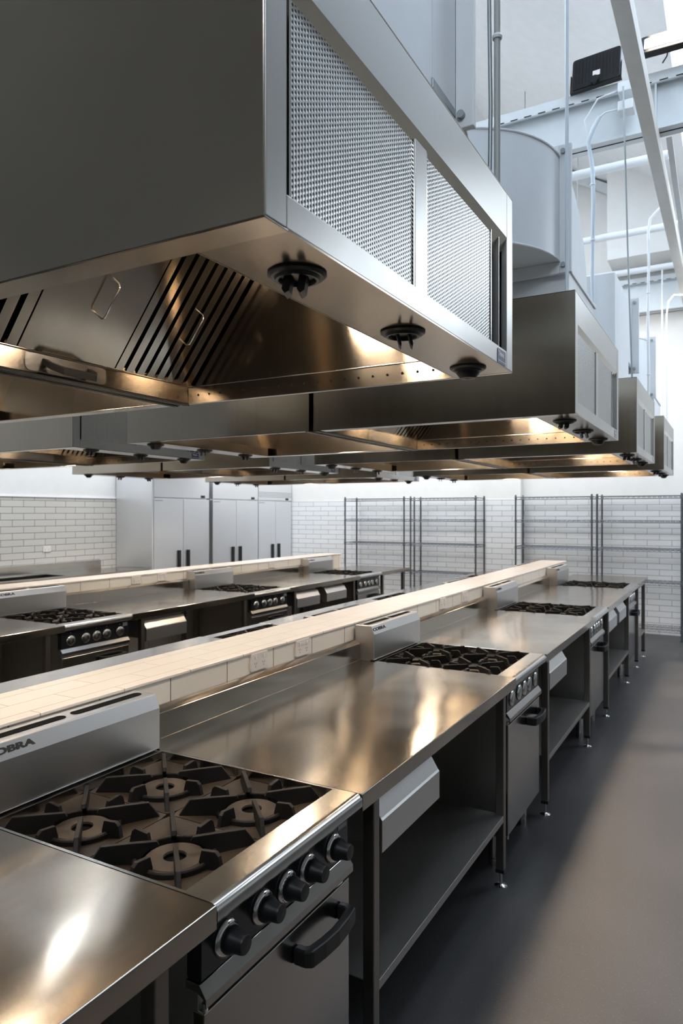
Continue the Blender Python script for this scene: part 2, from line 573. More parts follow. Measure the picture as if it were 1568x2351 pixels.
struct('wall_right', b, M['plaster'])
b = BM(); prism(b, [(XL, 0), (XR, 0), (XR, roofz(XR) + .1), (-3, 7.24), (XL, roofz(XL) + .1)], YB - .2, YB)
struct('wall_front', b, M['plaster'])
# roof planes with openings for the skylights and the left fill pane
def roof_strip(x0, x1, y0, y1):
    t = 0.06
    prism(b, [(x0, roofz(x0)), (x1, roofz(x1)), (x1, roofz(x1) + t), (x0, roofz(x0) + t)], y0, y1)
SKY = [(-0.47, 0.45, 0.6, 8.55), (-6.6, -5.7, 3.0, 9.6), (1.25, 2.5, 5.7, 9.2)]  # second pane is unseen, a glowing panel added for general fill
b = BM()
roof_strip(0.45, 1.25, YB, YF); roof_strip(2.5, XR + .1, YB, YF); roof_strip(1.25, 2.5, YB, 5.7); roof_strip(1.25, 2.5, 9.2, YF); roof_strip(-3, -0.47, YB, YF)
roof_strip(-0.47, 0.45, YB, 0.6); roof_strip(-0.47, 0.45, 8.55, YF)
roof_strip(XL - .1, -6.6, YB, YF); roof_strip(-5.7, -3, YB, YF)
roof_strip(-6.6, -5.7, YB, 3.0); roof_strip(-6.6, -5.7, 9.6, YF)
struct('ceiling', b, M['ceil'])
for i, (x0, x1, y0, y1) in enumerate(SKY):
    b = BM()
    prism(b, [(x0, roofz(x0) + .04), (x1, roofz(x1) + .04), (x1, roofz(x1) + .05), (x0, roofz(x0) + .05)], y0, y1)
    o = struct('window_%d' % (i + 1), b, M['sky'] if i else M['clear'])
# white bulkhead high on the far wall
b = BM(); box(b, -1.42, 1.2, 9.6, YF, 4.93, 6.3)
struct('wall_bulkhead', b, M['plaster'])

# half walls of the two cooking islands (tiled)
XC = (-1.84, -4.86)
for i, xc in enumerate(XC):
    b = BM(); box(b, xc - .140, xc + .140, -1.6, 8.42, 0, 1.08)
    o = struct('wall_island', b, M['tile_ledge'], bevel=0.002)
    b = BM(); box(b, xc - .145, xc + .145, -1.6, 8.43, 1.078, 1.0885)
    link('ledge_tiles', b, M['tile_top'], o, bevel=0.002)

# ------------------------------------------------------------------ gas range (local: +x = front, z up, centred on y)
TOPZ = 0.9
def make_range(label):
    t = thing('gas_range', label, 'gas range')
    W = .300
    b = BM(); box(b, .30, .925, -.292, .292, .15, .828)
    link('oven_body', b, M['satin'], t, bevel=.002)
    # top frame: rounded front strip, thin side rims, rear rim
    b = BM()
    fr = [(.892, .9), (.958, .9)] + [(.962 + .018 * math.sin(R(a)), .882 + .018 * math.cos(R(a))) for a in range(10, 100, 20)] + [(.980, .868), (.972, .858), (.945, .852), (.892, .852)]
    prism(b, fr, -W, W)
    box(b, .26, .892, -W, -W + .008, .852, .9)
    box(b, .26, .892, W - .008, W, .852, .9)
    box(b, .245, .272, -W + .008, W - .008, .852, .899)
    link('cooktop_frame', b, M['bright'], t, smooth=30)
    b = BM(); box(b, .272, .892, -W + .008, W - .008, .830, .842)
    link('spill_tray', b, M['cast'], t)
    # four cast grates, each a dished plate with a ring and eight fins, and its burner
    for gx in (.424, .730):
        for gy in (-.146, .146):
            b = BM()
            hx, hy = .1515, .1445
            # dished plate: square outer edge falling to a ring
            nseg = 48
            outer, mid, inner, low = [], [], [], []
            for k in range(nseg):
                a = 2 * PI * k / nseg
                ca, sa = math.cos(a), math.sin(a)
                s = min(hx / max(abs(ca), 1e-6), hy / max(abs(sa), 1e-6))
                outer.append(b.verts.new((gx + ca * s, gy + sa * s, .874)))
                mid.append(b.verts.new((gx + ca * .106, gy + sa * .106, .864)))
                inner.append(b.verts.new((gx + ca * .092, gy + sa * .092, .861)))
                low.append(b.verts.new((gx + ca * .090, gy + sa * .090, .853)))
            ob = [b.verts.new((v.co.x, v.co.y, .843)) for v in outer]
            for k in range(nseg):
                j = (k + 1) % nseg
                for A, B in ((ob, outer), (outer, mid), (mid, inner), (inner, low)):
                    b.faces.new((A[k], A[j], B[j], B[k]))
            g = link('grate', b, M['cast'], t, smooth=35)
            b = BM()
            lathe(b, [(.083, .856), (.083, .873), (.086, .876), (.092, .876), (.095, .872), (.095, .860), (.088, .856)], (gx, gy, 0), n=40, closed=True)
            for k in range(8):
                a = k * PI / 4
                if k % 2:
                    r0, r1, z0, zi, zo = .034, .188, .862, .908, .911
                    pr = [(r0, .897), (r0 + .006, zi), (.100, zi + .002), (.160, zo), (r1, .872), (r1 - .012, .862), (.12, .861), (.086, .862), (.062, .888)]
                else:
                    r0, r1 = .074, .140
                    pr = [(r0, .874), (.082, .902), (.120, .906), (.130, .898), (r1, .864), (.082, .862)]
                vs = prism(b, pr, -.0056, .0056)
                xf(b, vs, Matrix.Translation((gx, gy, 0)) @ Matrix.Rotation(a, 4, 'Z'))
            link('fins', b, M['fin'], g, bevel=.0015)
            b = BM()
            lathe(b, [(.026, .8655), (.027, .868), (.067, .8665), (.069, .864), (.069, .8625), (.026, .8625)], (gx, gy, 0), n=40, closed=True, mi=0)
            lathe(b, [(.0262, .8625), (.0685, .8625), (.067, .850), (.0262, .850)], (gx, gy, 0), n=40, closed=True, mi=1)
            cyl(b, (gx, gy, .848), (gx, gy, .856), .0262, n=20, mi=1)
            cyl(b, (gx, gy, .842), (gx, gy, .846), .082, n=32, mi=1)
            link('burner', b, None, t, smooth=35, mats=[M['cap'], M['hole']])
    # splashback with flue slots and lettering
    b = BM()
    prism(b, [(.258, .9045), (.258, 1.033), (.240, 1.076), (.148, 1.076), (.148, .86), (.235, .86), (.235, .9045)], -W + .001, W - .001)
    sb = link('splashback', b, M['splash'], t, bevel=.003)
    for y0, y1 in ((-.275, -.012), (.012, .275)):
        b = BM()
        L = y1 - y0
        pts = [(p[0] * 1 + .195, p[1] + (y0 + y1) / 2) for p in rrect(.034, L, .0165)]
        prism(b, pts, 1.0765, 1.0775, axis=2)
        link('flue_slot', b, M['hole'], sb)
        b = BM(); box(b, .184, .1885, y0 + .015, y1 - .015, 1.0775, 1.0795)
        link('slot_rail', b, M['bright'], sb)
    # text lies on the sloped band; facing +x and up, reading towards +y
    nrm = Vector((.043, 0, .018)).normalized()
    up = Vector((-.018, 0, .043)).normalized()
    rt = Vector((0, 1, 0))
    Mx = Matrix((( rt.x, up.x, nrm.x, .2520), (rt.y, up.y, nrm.y, -.294), (rt.z, up.z, nrm.z, 1.0488), (0, 0, 0, 1)))
    text_mesh('lettering', 'COBRA', .0225, M['ink'], sb, Mx, sx=1.88, extr=.0009, bold=.0009)
    # control panel, knobs
    b = BM(); box(b, .90, .937, -.297, .297, .735, .85)
    cp = link('control_panel', b, M['black_glass'], t, bevel=.0015)
    b = BM(); box(b, .9372, .9380, .243, .288, .815, .843)
    link('rating_plate', b, M['galv'], cp)
    for i, y in enumerate((-.222, -.096, 0, .092, .216)):
        b = BM()
        lathe(b, [(.0365, .937), (.0375, .940), (.0355, .944), (.030, .947), (.0, .947)], (0, y, .783), axis='x', n=36)
        k = link('knob_bezel', b, M['bright'], cp, smooth=40)
        b = BM()
        lathe(b, [(.0275, .9465), (.0285, .951), (.0265, .960), (.0215, .969), (.0205, .985), (.0185, .989), (.0, .990)], (0, y, .783), axis='x', n=32)
        link('knob', b, M['black'], k, smooth=40)
        b = BM(); box(b, .9455, .9462, y - .0018, y + .0018, .8125, .8165)
        if i == 2:
            for q in range(9):
                a = R(115 + q * 16)
                cyl(b, (.9455, y + .0315 * math.cos(a), .783 + .0315 * math.sin(a)), (.9470, y + .0315 * math.cos(a), .783 + .0315 * math.sin(a)), .0011, n=6)
        link('dial_mark', b, M['ink'], k)
        b = BM(); box(b, .9372, .9377, y - .001, y + .001, .832, .837)
        link('index_mark', b, M['letter_w'], cp)
    # folded lip under the panel
    b = BM(); prism(b, [(.90, .732), (.936, .732), (.953, .708), (.953, .690), (.949, .690), (.949, .704), (.93, .716), (.90, .716)], -.302, .298)
    link('drip_lip', b, M['steel_h'], t, bevel=.001)
    # side-hung oven door with recessed gap, handle to one side
    b = BM(); box(b, .912, .942, -.294, .296, .165, .672)
    d = link('oven_door', b, M['steel_h'], t, bevel=.003)
    b = BM()
    yy = [(-1, .925), (-.93, .982), (-.8, .990), (-.4, .999), (0, 1.002), (.4, .999), (.8, .990), (.93, .982), (1, .925)]
    hy, hl = .135, .115
    ring_in = []
    for (s, x) in yy:
        ring_in.append((x, s))
    # outer bar
    prev = None
    out_c = [(.942, -1.0), (.975, -1.0), (.992, -.92), (1.000, -.5), (1.004, 0), (1.000, .5), (.992, .92), (.975, 1.0), (.942, 1.0)]
    in_c = [(.942, -.80), (.962, -.80), (.970, -.74), (.977, -.4), (.980, 0), (.977, .4), (.970, .74), (.962, .80), (.942, .80)]
    A = [[b.verts.new((x, hy + s * hl, z)) for (x, s) in cc] for cc in (out_c, in_c) for z in (.592, .632)]
    n_ = len(out_c)
    for i in range(n_ - 1):
        b.faces.new((A[0][i], A[0][i + 1], A[1][i + 1], A[1][i]))
        b.faces.new((A[2][i], A[2][i + 1], A[3][i + 1], A[3][i]))
        b.faces.new((A[0][i], A[0][i + 1], A[2][i + 1], A[2][i]))
        b.faces.new((A[1][i], A[1][i + 1], A[3][i + 1], A[3][i]))
    for e in (0, n_ - 1):
        b.faces.new((A[0][e], A[1][e], A[3][e], A[2][e]))
    link('door_handle', b, M['black'], d, bevel=.005)
    for z0_ in (.150, .672):
        b = BM(); cyl(b, (.936, -.285, z0_), (.936, -.285, z0_ + .016), .006, n=12)
        link('door_hinge', b, M['chrome'], d, smooth=40)
    for x in (.36, .86):
        for y in (-.25, .25):
            b = BM(); lathe(b, [(.024, 0), (.024, .035), (.020, .036), (.025, .040), (.025, .15)], (x, y, 0), n=20)
            link('foot', b, M['bright'], t, smooth=40)
    return t

# ------------------------------------------------------------------ work table
def make_table(L, label, drawers=(), shelf=True, legs_in=(.10, .10), upstand=True):
    t = thing('work_table', label, 'work table')
    h = L / 2
    b = BM()
    prof = [(.98, .898), (.978, .9), (.18, .9), (.18, .984), (.150, 1.0), (.142, 1.0), (.142, .853), (.98, .853)]
    if not upstand:
        prof = [(.98, .898), (.978, .9), (.142, .9), (.142, .853), (.98, .853)]
    prism(b, prof, -h + .0008, h - .0008)
    link('worktop', b, M['steel_top'], t, bevel=.0018)
    ly = (-h + legs_in[0], h - legs_in[1])
    for x in (.945, .22):
        for y in ly:
            b = BM(); box(b, x - .018, x + .018, y - .018, y + .018, .075, .853)
            lg = link('leg', b, M['dark_steel'], t, bevel=.003)
            b = BM(); box(b, x - .019, x + .019, y - .019, y + .019, .062, .078)
            link('end_cap', b, M['black'], lg)
            b = BM(); lathe(b, [(.028, 0), (.028, .003), (.010, .008), (.006, .010), (.006, .064)], (x, y, 0), n=20)
            link('levelling_foot', b, M['chrome'], lg, smooth=40)
    if shelf:
        b = BM()
        prism(b, [(.958, .290), (.962, .290), (.962, .318), (.200, .318), (.200, .290), (.204, .290), (.204, .314), (.958, .314)], -h + legs_in[0] - .0, h - legs_in[1] + .0)
        link('undershelf', b, M['satin'], t, bevel=.001)
    for y in drawers:
        b = BM()
        box(b, .45, .925, y - .215, y + .215, .685, .815)
        prism(b, [(.925, .822), (.905, .822), (.905, .668), (.955, .668), (.962, .672), (.962, .764), (.957, .770)], y - .225, y + .225)
        dr = link('drawer', b, M['splash'], t, bevel=.0015)
        b = BM(); box(b, .895, .902, y - .225, y + .225, .822, .853)
        link('drawer_rail', b, M['dark_steel'], t)
        b = BM(); cyl(b, (.902, y - .03, .838), (.909, y - .03, .838), .008, n=16)
        link('lock', b, M['chrome'], dr, smooth=40)
    return t

YR = [1.352, 3.4665, 5.585, 7.70]
RW = .301
rng0 = make_range('stainless gas range with four cast iron burners, nearest to the camera')
rng0.location = (XC[0], YR[0], 0)
lab = ['second gas range along the right-hand bench, seen between two long worktops',
       'third gas range along the right-hand bench, beyond the long middle worktop',
       'last gas range of the right-hand bench, at its end near the wire shelves']
for y, l in zip(YR[1:], lab):
    dup(rng0, (XC[0], y, 0), 0, l, 'gas ranges set into the benches')
rng0['group'] = 'gas ranges set into the benches'
for y, l in zip(YR[1:], ['gas range behind the tiled ledge whose burners peep over it beside the second splashback',
                         'gas range behind the tiled ledge with burners showing further along it',
                         'gas range behind the far end of the tiled ledge']):
    dup(rng0, (XC[0], y + .12, 0), PI, l, 'gas ranges set into the benches')
for y, l in zip(YR[1:], ['gas range nearest on the left-hand bench, dark control panel towards the aisle',
                         'middle gas range of the left-hand bench, in front of the white fridges',
                         'last gas range of the left-hand bench, by the end of its tiled ledge']):
    dup(rng0, (XC[1], y, 0), 0, l, 'gas ranges set into the benches')

def tspan(a, b, xc, rz, label, drawers=(), legs_in=(.12, .12), **k):
    L = b - a
    t = make_table(L, label, [((d - (a + b) / 2) * (1 if rz == 0 else -1)) for d in drawers], legs_in=legs_in, **k)
    t.location = (xc, (a + b) / 2, 0)
    t.rotation_euler = (0, 0, rz)
    t['group'] = 'stainless work tables between the ranges'
    return t
e = [(-.46, YR[0] - RW), (YR[0] + RW, YR[1] - RW), (YR[1] + RW, YR[2] - RW), (YR[2] + RW, YR[3] - RW), (YR[3] + RW, 8.86)]
tspan(*e[0], XC[0], 0, 'stainless worktop at the bottom left corner, before the nearest range', (), legs_in=(.12, .13))
tspan(*e[1], XC[0], 0, 'long stainless work table with undershelf and one drawer, after the nearest range', (e[1][0] + .382,))
tspan(*e[2], XC[0], 0, 'stainless work table between the second and third ranges of the right-hand bench', (e[2][0] + .382,))
tspan(*e[3], XC[0], 0, 'stainless work table with two drawers before the last range of the right-hand bench', (e[3][0] + .382, e[3][0] + .98))
tspan(*e[4], XC[0], 0, 'short end table closing the right-hand bench near the wire shelves', (), legs_in=(.06, .16), upstand=False)
s = .12
tspan(-.46, YR[1] + s - RW, XC[0], PI, 'worktop behind the near part of the tiled ledge, only its far edge showing', ())
tspan(YR[1] + s + RW, YR[2] + s - RW, XC[0], PI, 'worktop behind the middle of the tiled ledge, a strip of steel showing', ())
tspan(YR[2] + s + RW, YR[3] + s - RW, XC[0], PI, 'worktop behind the tiled ledge before its far end', ())
tspan(YR[3] + s + RW, 8.86, XC[0], PI, 'short worktop behind the very end of the tiled ledge', (), legs_in=(.05, .1), upstand=False)
tspan(*e[1], XC[1], 0, 'nearest worktop of the left-hand bench, cut by the left edge of the picture', (e[1][0] + .5,))
tspan(*e[2], XC[1], 0, 'left-hand bench worktop with one drawer, between its first two ranges', (e[2][0] + .382,))
tspan(*e[3], XC[1], 0, 'left-hand bench worktop with two drawers before its last range', (e[3][0] + .382, e[3][0] + .98))
tspan(*e[4], XC[1], 0, 'open-legged end table of the left-hand bench before the far shelves', (), legs_in=(.06, .16), upstand=False, shelf=False)

# ------------------------------------------------------------------ power outlets
def make_outlet(label):
    t = thing('power_outlet', label, 'power outlet')
    b = BM(); pts = rrect(.116, .072, .006, 3)
    prism(b, pts, 0, .009, axis=0)
    link('cover_plate', b, M['gpo'], t, bevel=.0015)
    for y in (-.028, .028):
        b = BM(); box(b, .009, .012, y - .006, y + .006, .012, .026)
        link('switch', b, M['letter_w'], t, bevel=.001)
        b = BM()
        for dy, dz, rr in ((-.006, -.006, .5), (.006, -.006, -.5), (0, -.018, 0)):
            vs = box(b, .0088, .0094, -.001, .001, -.004, .004)
            xf(b, vs, Matrix.Translation((0, y + dy, dz)) @ Matrix.Rotation(rr, 4, 'X'))
        link('socket_slots', b, M['ink'], t)
    return t
ox = XC[0] + .140
g_ = 'double power outlets on the tiled ledges'
ot = make_outlet('double power outlet on the tiled ledge above the long foreground worktop, nearer one')
ot.location = (ox, 2.337, 1.043); ot['group'] = g_
dup(ot, (ox, 2.670, 1.043), 0, 'double power outlet on the tiled ledge, just before the second range', g_)
dup(ot, (ox, 4.42, 1.043), 0, 'double power outlet on the tiled ledge after the second range', g_)
dup(ot, (ox, 4.86, 1.043), 0, 'double power outlet on the tiled ledge just before the third range', g_)
ox2 = XC[1] + .140
for y, l in ((4.62, 'double power outlet on the left-hand ledge, nearer of its pair'), (4.95, 'double power outlet on the left-hand ledge, further of its pair'),
             (6.75, 'double power outlet on the left-hand ledge past the middle range')):
    dup(ot, (ox2, y, 1.043), 0, l, g_)
dup(ot, (XL + .012, 5.83, 1.20), 0, 'white double power outlet on the left brick-tiled wall above the sink bench', 'wall power outlets')

# ------------------------------------------------------------------ exhaust hood (local: +x = aisle side, centred on y)
HZ, HT = 2.06, 2.57
def make_hood(label):
    t = thing('exhaust_hood', label, 'exhaust hood')
    h = .625
    x0, x1 = .012, 1.275
    b = BM()
    box(b, x0, x1, -h, -h + .004, HZ, HT)                     # near panel
    box(b, x0, x1, h - .004, h, HZ, HT)                       # far panel
    box(b, x0, x0 + .004, -h, h, HZ, HT)                      # back
    box(b, x0, x1, -h, h, HT - .004, HT)                      # top
    box(b, x0, x1, -h, -h + .063, HZ, HZ + .003)              # bottom flange near
    box(b, x0, x1, h - .022, h, HZ, HZ + .003)
    link('canopy_shell', b, M['hood'], t, bevel=.001)
    b = BM()
    box(b, x0 + .006, 1.10, h - .008, h - .0045, HZ + .066, HT - .02)
    link('inner_lining', b, M['hood_in'], t)
    # aisle face frame
    b = BM()
    xi = x1 - .016
    box(b, xi, x1 + .0005, -h + .0042, -h + .056, HZ + .0042, HT - .0045)
    box(b, xi, x1 + .0005, h - .060, h - .0042, HZ + .0042, HT - .0045)
    box(b, xi, x1, -h + .0575, h - .0605, HZ + .0042, HZ + .053)
    box(b, xi, x1, -h + .0575, h - .0605, HZ + .375, HT - .0045)
    ff = link('face_frame', b, M['steel'], t, bevel=.0012)
    b = BM(); prism(b, [(x1 + .001, HZ + .378), (x1 - .024, HZ + .326), (x1 - .030, HZ + .326), (x1 - .012, HZ + .378)], -h + .056, h - .060)
    link('drip_edge', b, M['hood'], ff)
    b = BM(); box(b, xi - .004, x1 - .006, -.082, -.020, HZ + .053, HZ + .375)
    link('mullion', b, M['steel'], t, bevel=.001)
    b = BM()
    box(b, xi - .034, xi - .030, -h + .05, h - .06, HZ + .04, HZ + .38)
    box(b, xi - .034, x1 - .006, h - .118, h - .114, HZ + .053, HZ + .38)
    link('recess_liner', b, M['steel'], t)
    for y0, y1 in ((-h + .074, -.082), (-.020, .445)):
        b = BM(); box(b, xi - .004, x1 - .010, y0, y1, HZ + .053, HZ + .372)
        box(b, x1 - .010, x1 - .007, y1 - .006, y1, HZ + .053, HZ + .372, mi=1)
        box(b, x1 - .010, x1 - .007, y0, y0 + .006, HZ + .053, HZ + .372, mi=1)
        link('perforated_panel', b, None, t, mats=[M['perf'], M['bright']])
    # jet strip under the aisle side
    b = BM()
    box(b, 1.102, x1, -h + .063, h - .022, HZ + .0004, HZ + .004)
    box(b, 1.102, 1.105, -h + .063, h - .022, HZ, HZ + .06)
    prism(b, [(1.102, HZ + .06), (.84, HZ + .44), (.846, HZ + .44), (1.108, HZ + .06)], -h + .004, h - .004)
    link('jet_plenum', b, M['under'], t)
    # swivelling air jets
    for i, y in enumerate((-.405, .035, .482)):
        b = BM()
        c = (1.188, y, HZ)
        lathe(b, [(.0, -.004), (.030, -.004), (.033, -.012), (.038, -.012), (.040, -.007), (.046, -.007), (.051, -.003), (.051, .0), (.0, .0)], c, n=32)
        j = link('air_jet', b, M['black'], t, smooth=30)
        b = BM()
        if i < 2:
            for dy in (-.013, .013):
                wv = .003 if i else .0065
                vs = prism(b, [(-wv, .0), (wv, .0), (wv, -.030), (0, -.036), (-wv, -.030)], -.017, .017, axis=0)
                xf(b, vs, Matrix.Translation((c[0], c[1], HZ - .002)) @ Matrix.Rotation(R(115), 4, 'Z') @ Matrix.Translation((0, dy, 0)) @ Matrix.Rotation(R(-14 if i else 10), 4, 'X'))
        else:
            lathe(b, [(.034, 0), (.032, -.012), (.022, -.024), (.0, -.028)], (c[0], c[1], HZ - .006), n=24)
        link('jet_vane', b, M['black'], j, smooth=35)
    # far inner gutter with drain holes, rear gutter
    b = BM()
    box(b, x0 + .04, 1.102, h - .024, h - .020, HZ, HZ + .062)
    box(b, x0 + .04, 1.102, h - .024, h - .004, HZ + .060, HZ + .063)
    for k in range(19):
        x = .10 + k * .052
        cyl(b, (x, h - .0255, HZ + .030), (x, h - .0238, HZ + .030), .0040, n=10, mi=1)
    gt = link('side_gutter', b, None, t, mats=[M['hood_in'], M['hole']])
    b = BM(); cyl(b, (x0 + .04, h - .0255, HZ + .0625), (1.102, h - .0255, HZ + .0625), .0022, n=8)
    link('rolled_edge', b, M['bright'], gt, smooth=60)
    b = BM()
    box(b, .046, .050, -h + .063, h - .022, HZ, HZ + .066)
    box(b, x0, .050, -h + .004, h - .022, HZ, HZ + .003)
    box(b, x0 + .004, .056, -h + .004, h - .022, HZ + .064, HZ + .067)
    for q in range(2):
        box(b, x0 + .006 + q * .014, x0 + .010 + q * .014, -h + .004, h, HZ - .004, HZ)
    rg = link('rear_gutter', b, M['hood_in'], t, bevel=.0008)
    b = BM()
    pts = [(p[0] + .055, p[1] + HZ + .034) for p in rrect(.30, .052, .014)]
    prism(b, pts, .050, .052, axis=0)
    cu = link('grease_cup_plate', b, M['bright'], rg)
    b = BM()
    out = [(.052, -1), (.078, -.97), (.108, -.66), (.108, .66), (.078, .97), (.052, 1)]
    inn = [(.052, -.82), (.074, -.78), (.092, -.54), (.092, .54), (.074, .78), (.052, .82)]
    A = [[b.verts.new((x, .055 + s_ * .092, HZ + z - (x - .052) * .55)) for (x, s_) in cc] for cc in (out, inn) for z in (.030, .050)]
    for i in range(5):
        b.faces.new((A[0][i], A[0][i + 1], A[1][i + 1], A[1][i]))
        b.faces.new((A[2][i], A[2][i + 1], A[3][i + 1], A[3][i]))
        b.faces.new((A[0][i], A[0][i + 1], A[2][i + 1], A[2][i]))
        b.faces.new((A[1][i], A[1][i + 1], A[3][i + 1], A[3][i]))
    for e_ in (0, 5):
        b.faces.new((A[0][e_], A[1][e_], A[3][e_], A[2][e_]))
    link('cup_handle', b, M['matte_black'], cu, bevel=.002)
    # sloping filter bank
    P0 = Vector((.056, 0, HZ + .067)); P1 = Vector((.345, 0, HZ + .435))
    u = (P1 - P0); Ls = u.length; u.normalize()
    nn = Vector((u.z, 0, -u.x))        # towards the cook side, downwards
    def slab(b, s0, s1, y0, y1, d0, d1, mi=0):
        vs = []
        for s_ in (s0, s1):
            for y in (y0, y1):
                for d_ in (d0, d1):
                    p = P0 + u * s_ + nn * d_
                    vs.append(b.verts.new((p.x, y, p.z)))
        for f in [(0, 1, 3, 2), (4, 6, 7, 5), (0, 4, 5, 1), (2, 3, 7, 6), (0, 2, 6, 4), (1, 5, 7, 3)]:
            fc = b.faces.new([vs[i] for i in f]); fc.material_index = mi
    def wireh(b, yc, s0, s1):
        q = []
        for s_, d_ in ((s0, .0), (s0, .026), (s0 + .010, .036), (s1 - .010, .036), (s1, .026), (s1, .0)):
            p = P0 + u * s_ + nn * d_
            q.append((p.x, yc, p.z))
        tube(b, q, .0028, 8)
    def baffle(y0, y1):
        b = BM()
        slab(b, .0, Ls, y0, y1, -.045, -.040, 1)
        slab(b, 0, Ls, y0, y0 + .030, -.012, .0)
        n_ = 7
        w_ = (y1 - y0 - .030) / n_
        for k in range(n_):
            slab(b, 0.0, Ls, y0 + .030 + k * w_ + w_ * .36, y0 + .030 + (k + 1) * w_, -.010, .0)
        f = link('baffle_filter', b, None, t, mats=[M['hood_in'], M['hole']])
        b = BM(); wireh(b, (y0 + y1) / 2 + .03, .16, .28)
        link('filter_handle', b, M['bright'], f, smooth=60)
    def blank(y0, y1):
        b = BM(); slab(b, 0, Ls, y0, y1, -.012, 0)
        f = link('blank_panel', b, M['hood_in'], t, bevel=.001)
        b = BM(); wireh(b, (y0 + y1) / 2 + .02, .16, .28)
        link('panel_handle', b, M['bright'], f, smooth=60)
    c0 = 1.415   # hood centre used when reading distances off the first hood
    baffle(1.655 - c0, 2.02 - c0)
    blank(1.292 - c0, 1.650 - c0)
    baffle(.90 - c0, 1.287 - c0)
    b = BM(); prism(b, [(.345, HZ + .435), (.86, HZ + .435), (.86, HZ + .440), (.345, HZ + .440)], -h + .004, h - .004)
    link('inner_roof', b, M['hood_in'], t)
    # warm lamps set in the roof of the canopy
    for y in (-.26, .26):
        b = BM(); box(b, .61, .67, y - .060, y + .060, HZ + .318, HZ + .436)
        hl = link('hood_lamp', b, M['dark_steel'], t)
        b = BM(); box(b, .570, .710, y - .050, y + .050, HZ + .304, HZ + .318)
        link('lamp_glass', b, M['lamp'], hl)
    # maker's badge
    b = BM(); prism(b, [(p[0] + .512, p[1] + HZ + .026) for p in rrect(.078, .040, .004, 3)], x1, x1 + .0012, axis=0)
    bd = link('badge', b, M['navy'], t)
    b = BM(); box(b, x1 + .0012, x1 + .0016, .478, .548, HZ + .0125, HZ + .0145)
    link('badge_line', b, M['letter_w'], bd)
    Mx = Matrix(((0, 0, 1, x1 + .0013), (1, 0, 0, .483), (0, 1, 0, HZ + .0270), (0, 0, 0, 1)))
    text_mesh('badge_lettering', 'Titanis', .019, M['letter_w'], bd, Mx, sx=1.0, extr=.0003, bold=.0002)
    return t

YH = [1.415, 3.605, 5.72, 7.87]
gh = 'stainless exhaust hoods over the benches'
hd = make_hood('largest and nearest exhaust hood, its perforated side filling the top of the picture')
hd.location = (XC[0], YH[0], 0); hd['group'] = gh
for y, l in zip(YH[1:], ['second exhaust hood on the aisle side, behind the nearest one',
                         'third exhaust hood on the aisle side, before the last of the row',
                         'last and smallest exhaust hood on the aisle side near the far wall']):
    dup(hd, (XC[0], y, 0), 0, l, gh)
for y, l in zip(YH, ['exhaust hood back to back with the nearest one, its dark inside at the left edge',
                     'exhaust hood left of the second aisle-side hood, pale light on its near panel',
                     'exhaust hood back to back with the third aisle-side hood',
                     'exhaust hood back to back with the last aisle-side hood']):
    dup(hd, (XC[0], y, 0), PI, l, gh)
for y, l in zip(YH[1:], ['nearest hood over the left-hand bench, blue badge at its lower right corner',
                         'middle hood over the left-hand bench, bright perforated side and blue badge',
                         'far hood over the left-hand bench, in front of the far wire shelves']):
    dup(hd, (XC[1], y, 0), 0, l, gh)
for y, l in zip(YH[1:], ['hood over the far side of the left-hand bench, at the left edge of the picture',
                         'hood in front of the tall white end panel, black air jets hanging below',
                         'hood in front of the white fridges, furthest left']):
    dup(hd, (XC[1], y, 0), PI, l, gh)

# suspension rods from the roof to the hoods that carry no duct
for xc, y, sg in [(XC[0], YH[3], 1)] + [(XC[0], q, -1) for q in YH[1:]] + [(XC[1], q, g_) for q in YH[1:] for g_ in (1, -1)]:
    x_ = xc + sg * .30
    b = BM(); cyl(b, (0, 0, 0), (0, 0, roofz(x_) - HT + .01), .005, n=8)
    o = link('hanger_rod', b, M['galv'], None, smooth=60)
    o.location = (x_, y + .40, HT)
    tag(o, 'thin grey suspension rod running from the top of a hood up to the roof', 'rod', 'suspension rods above the hoods')

# ------------------------------------------------------------------ white exhaust ducts on top of the hoods
def arc(cx, cy, r, a0, a1, n):
    return [(cx + r * math.cos(R(a0 + (a1 - a0) * i / n)), cy + r * math.sin(R(a0 + (a1 - a0) * i / n))) for i in range(n + 1)]

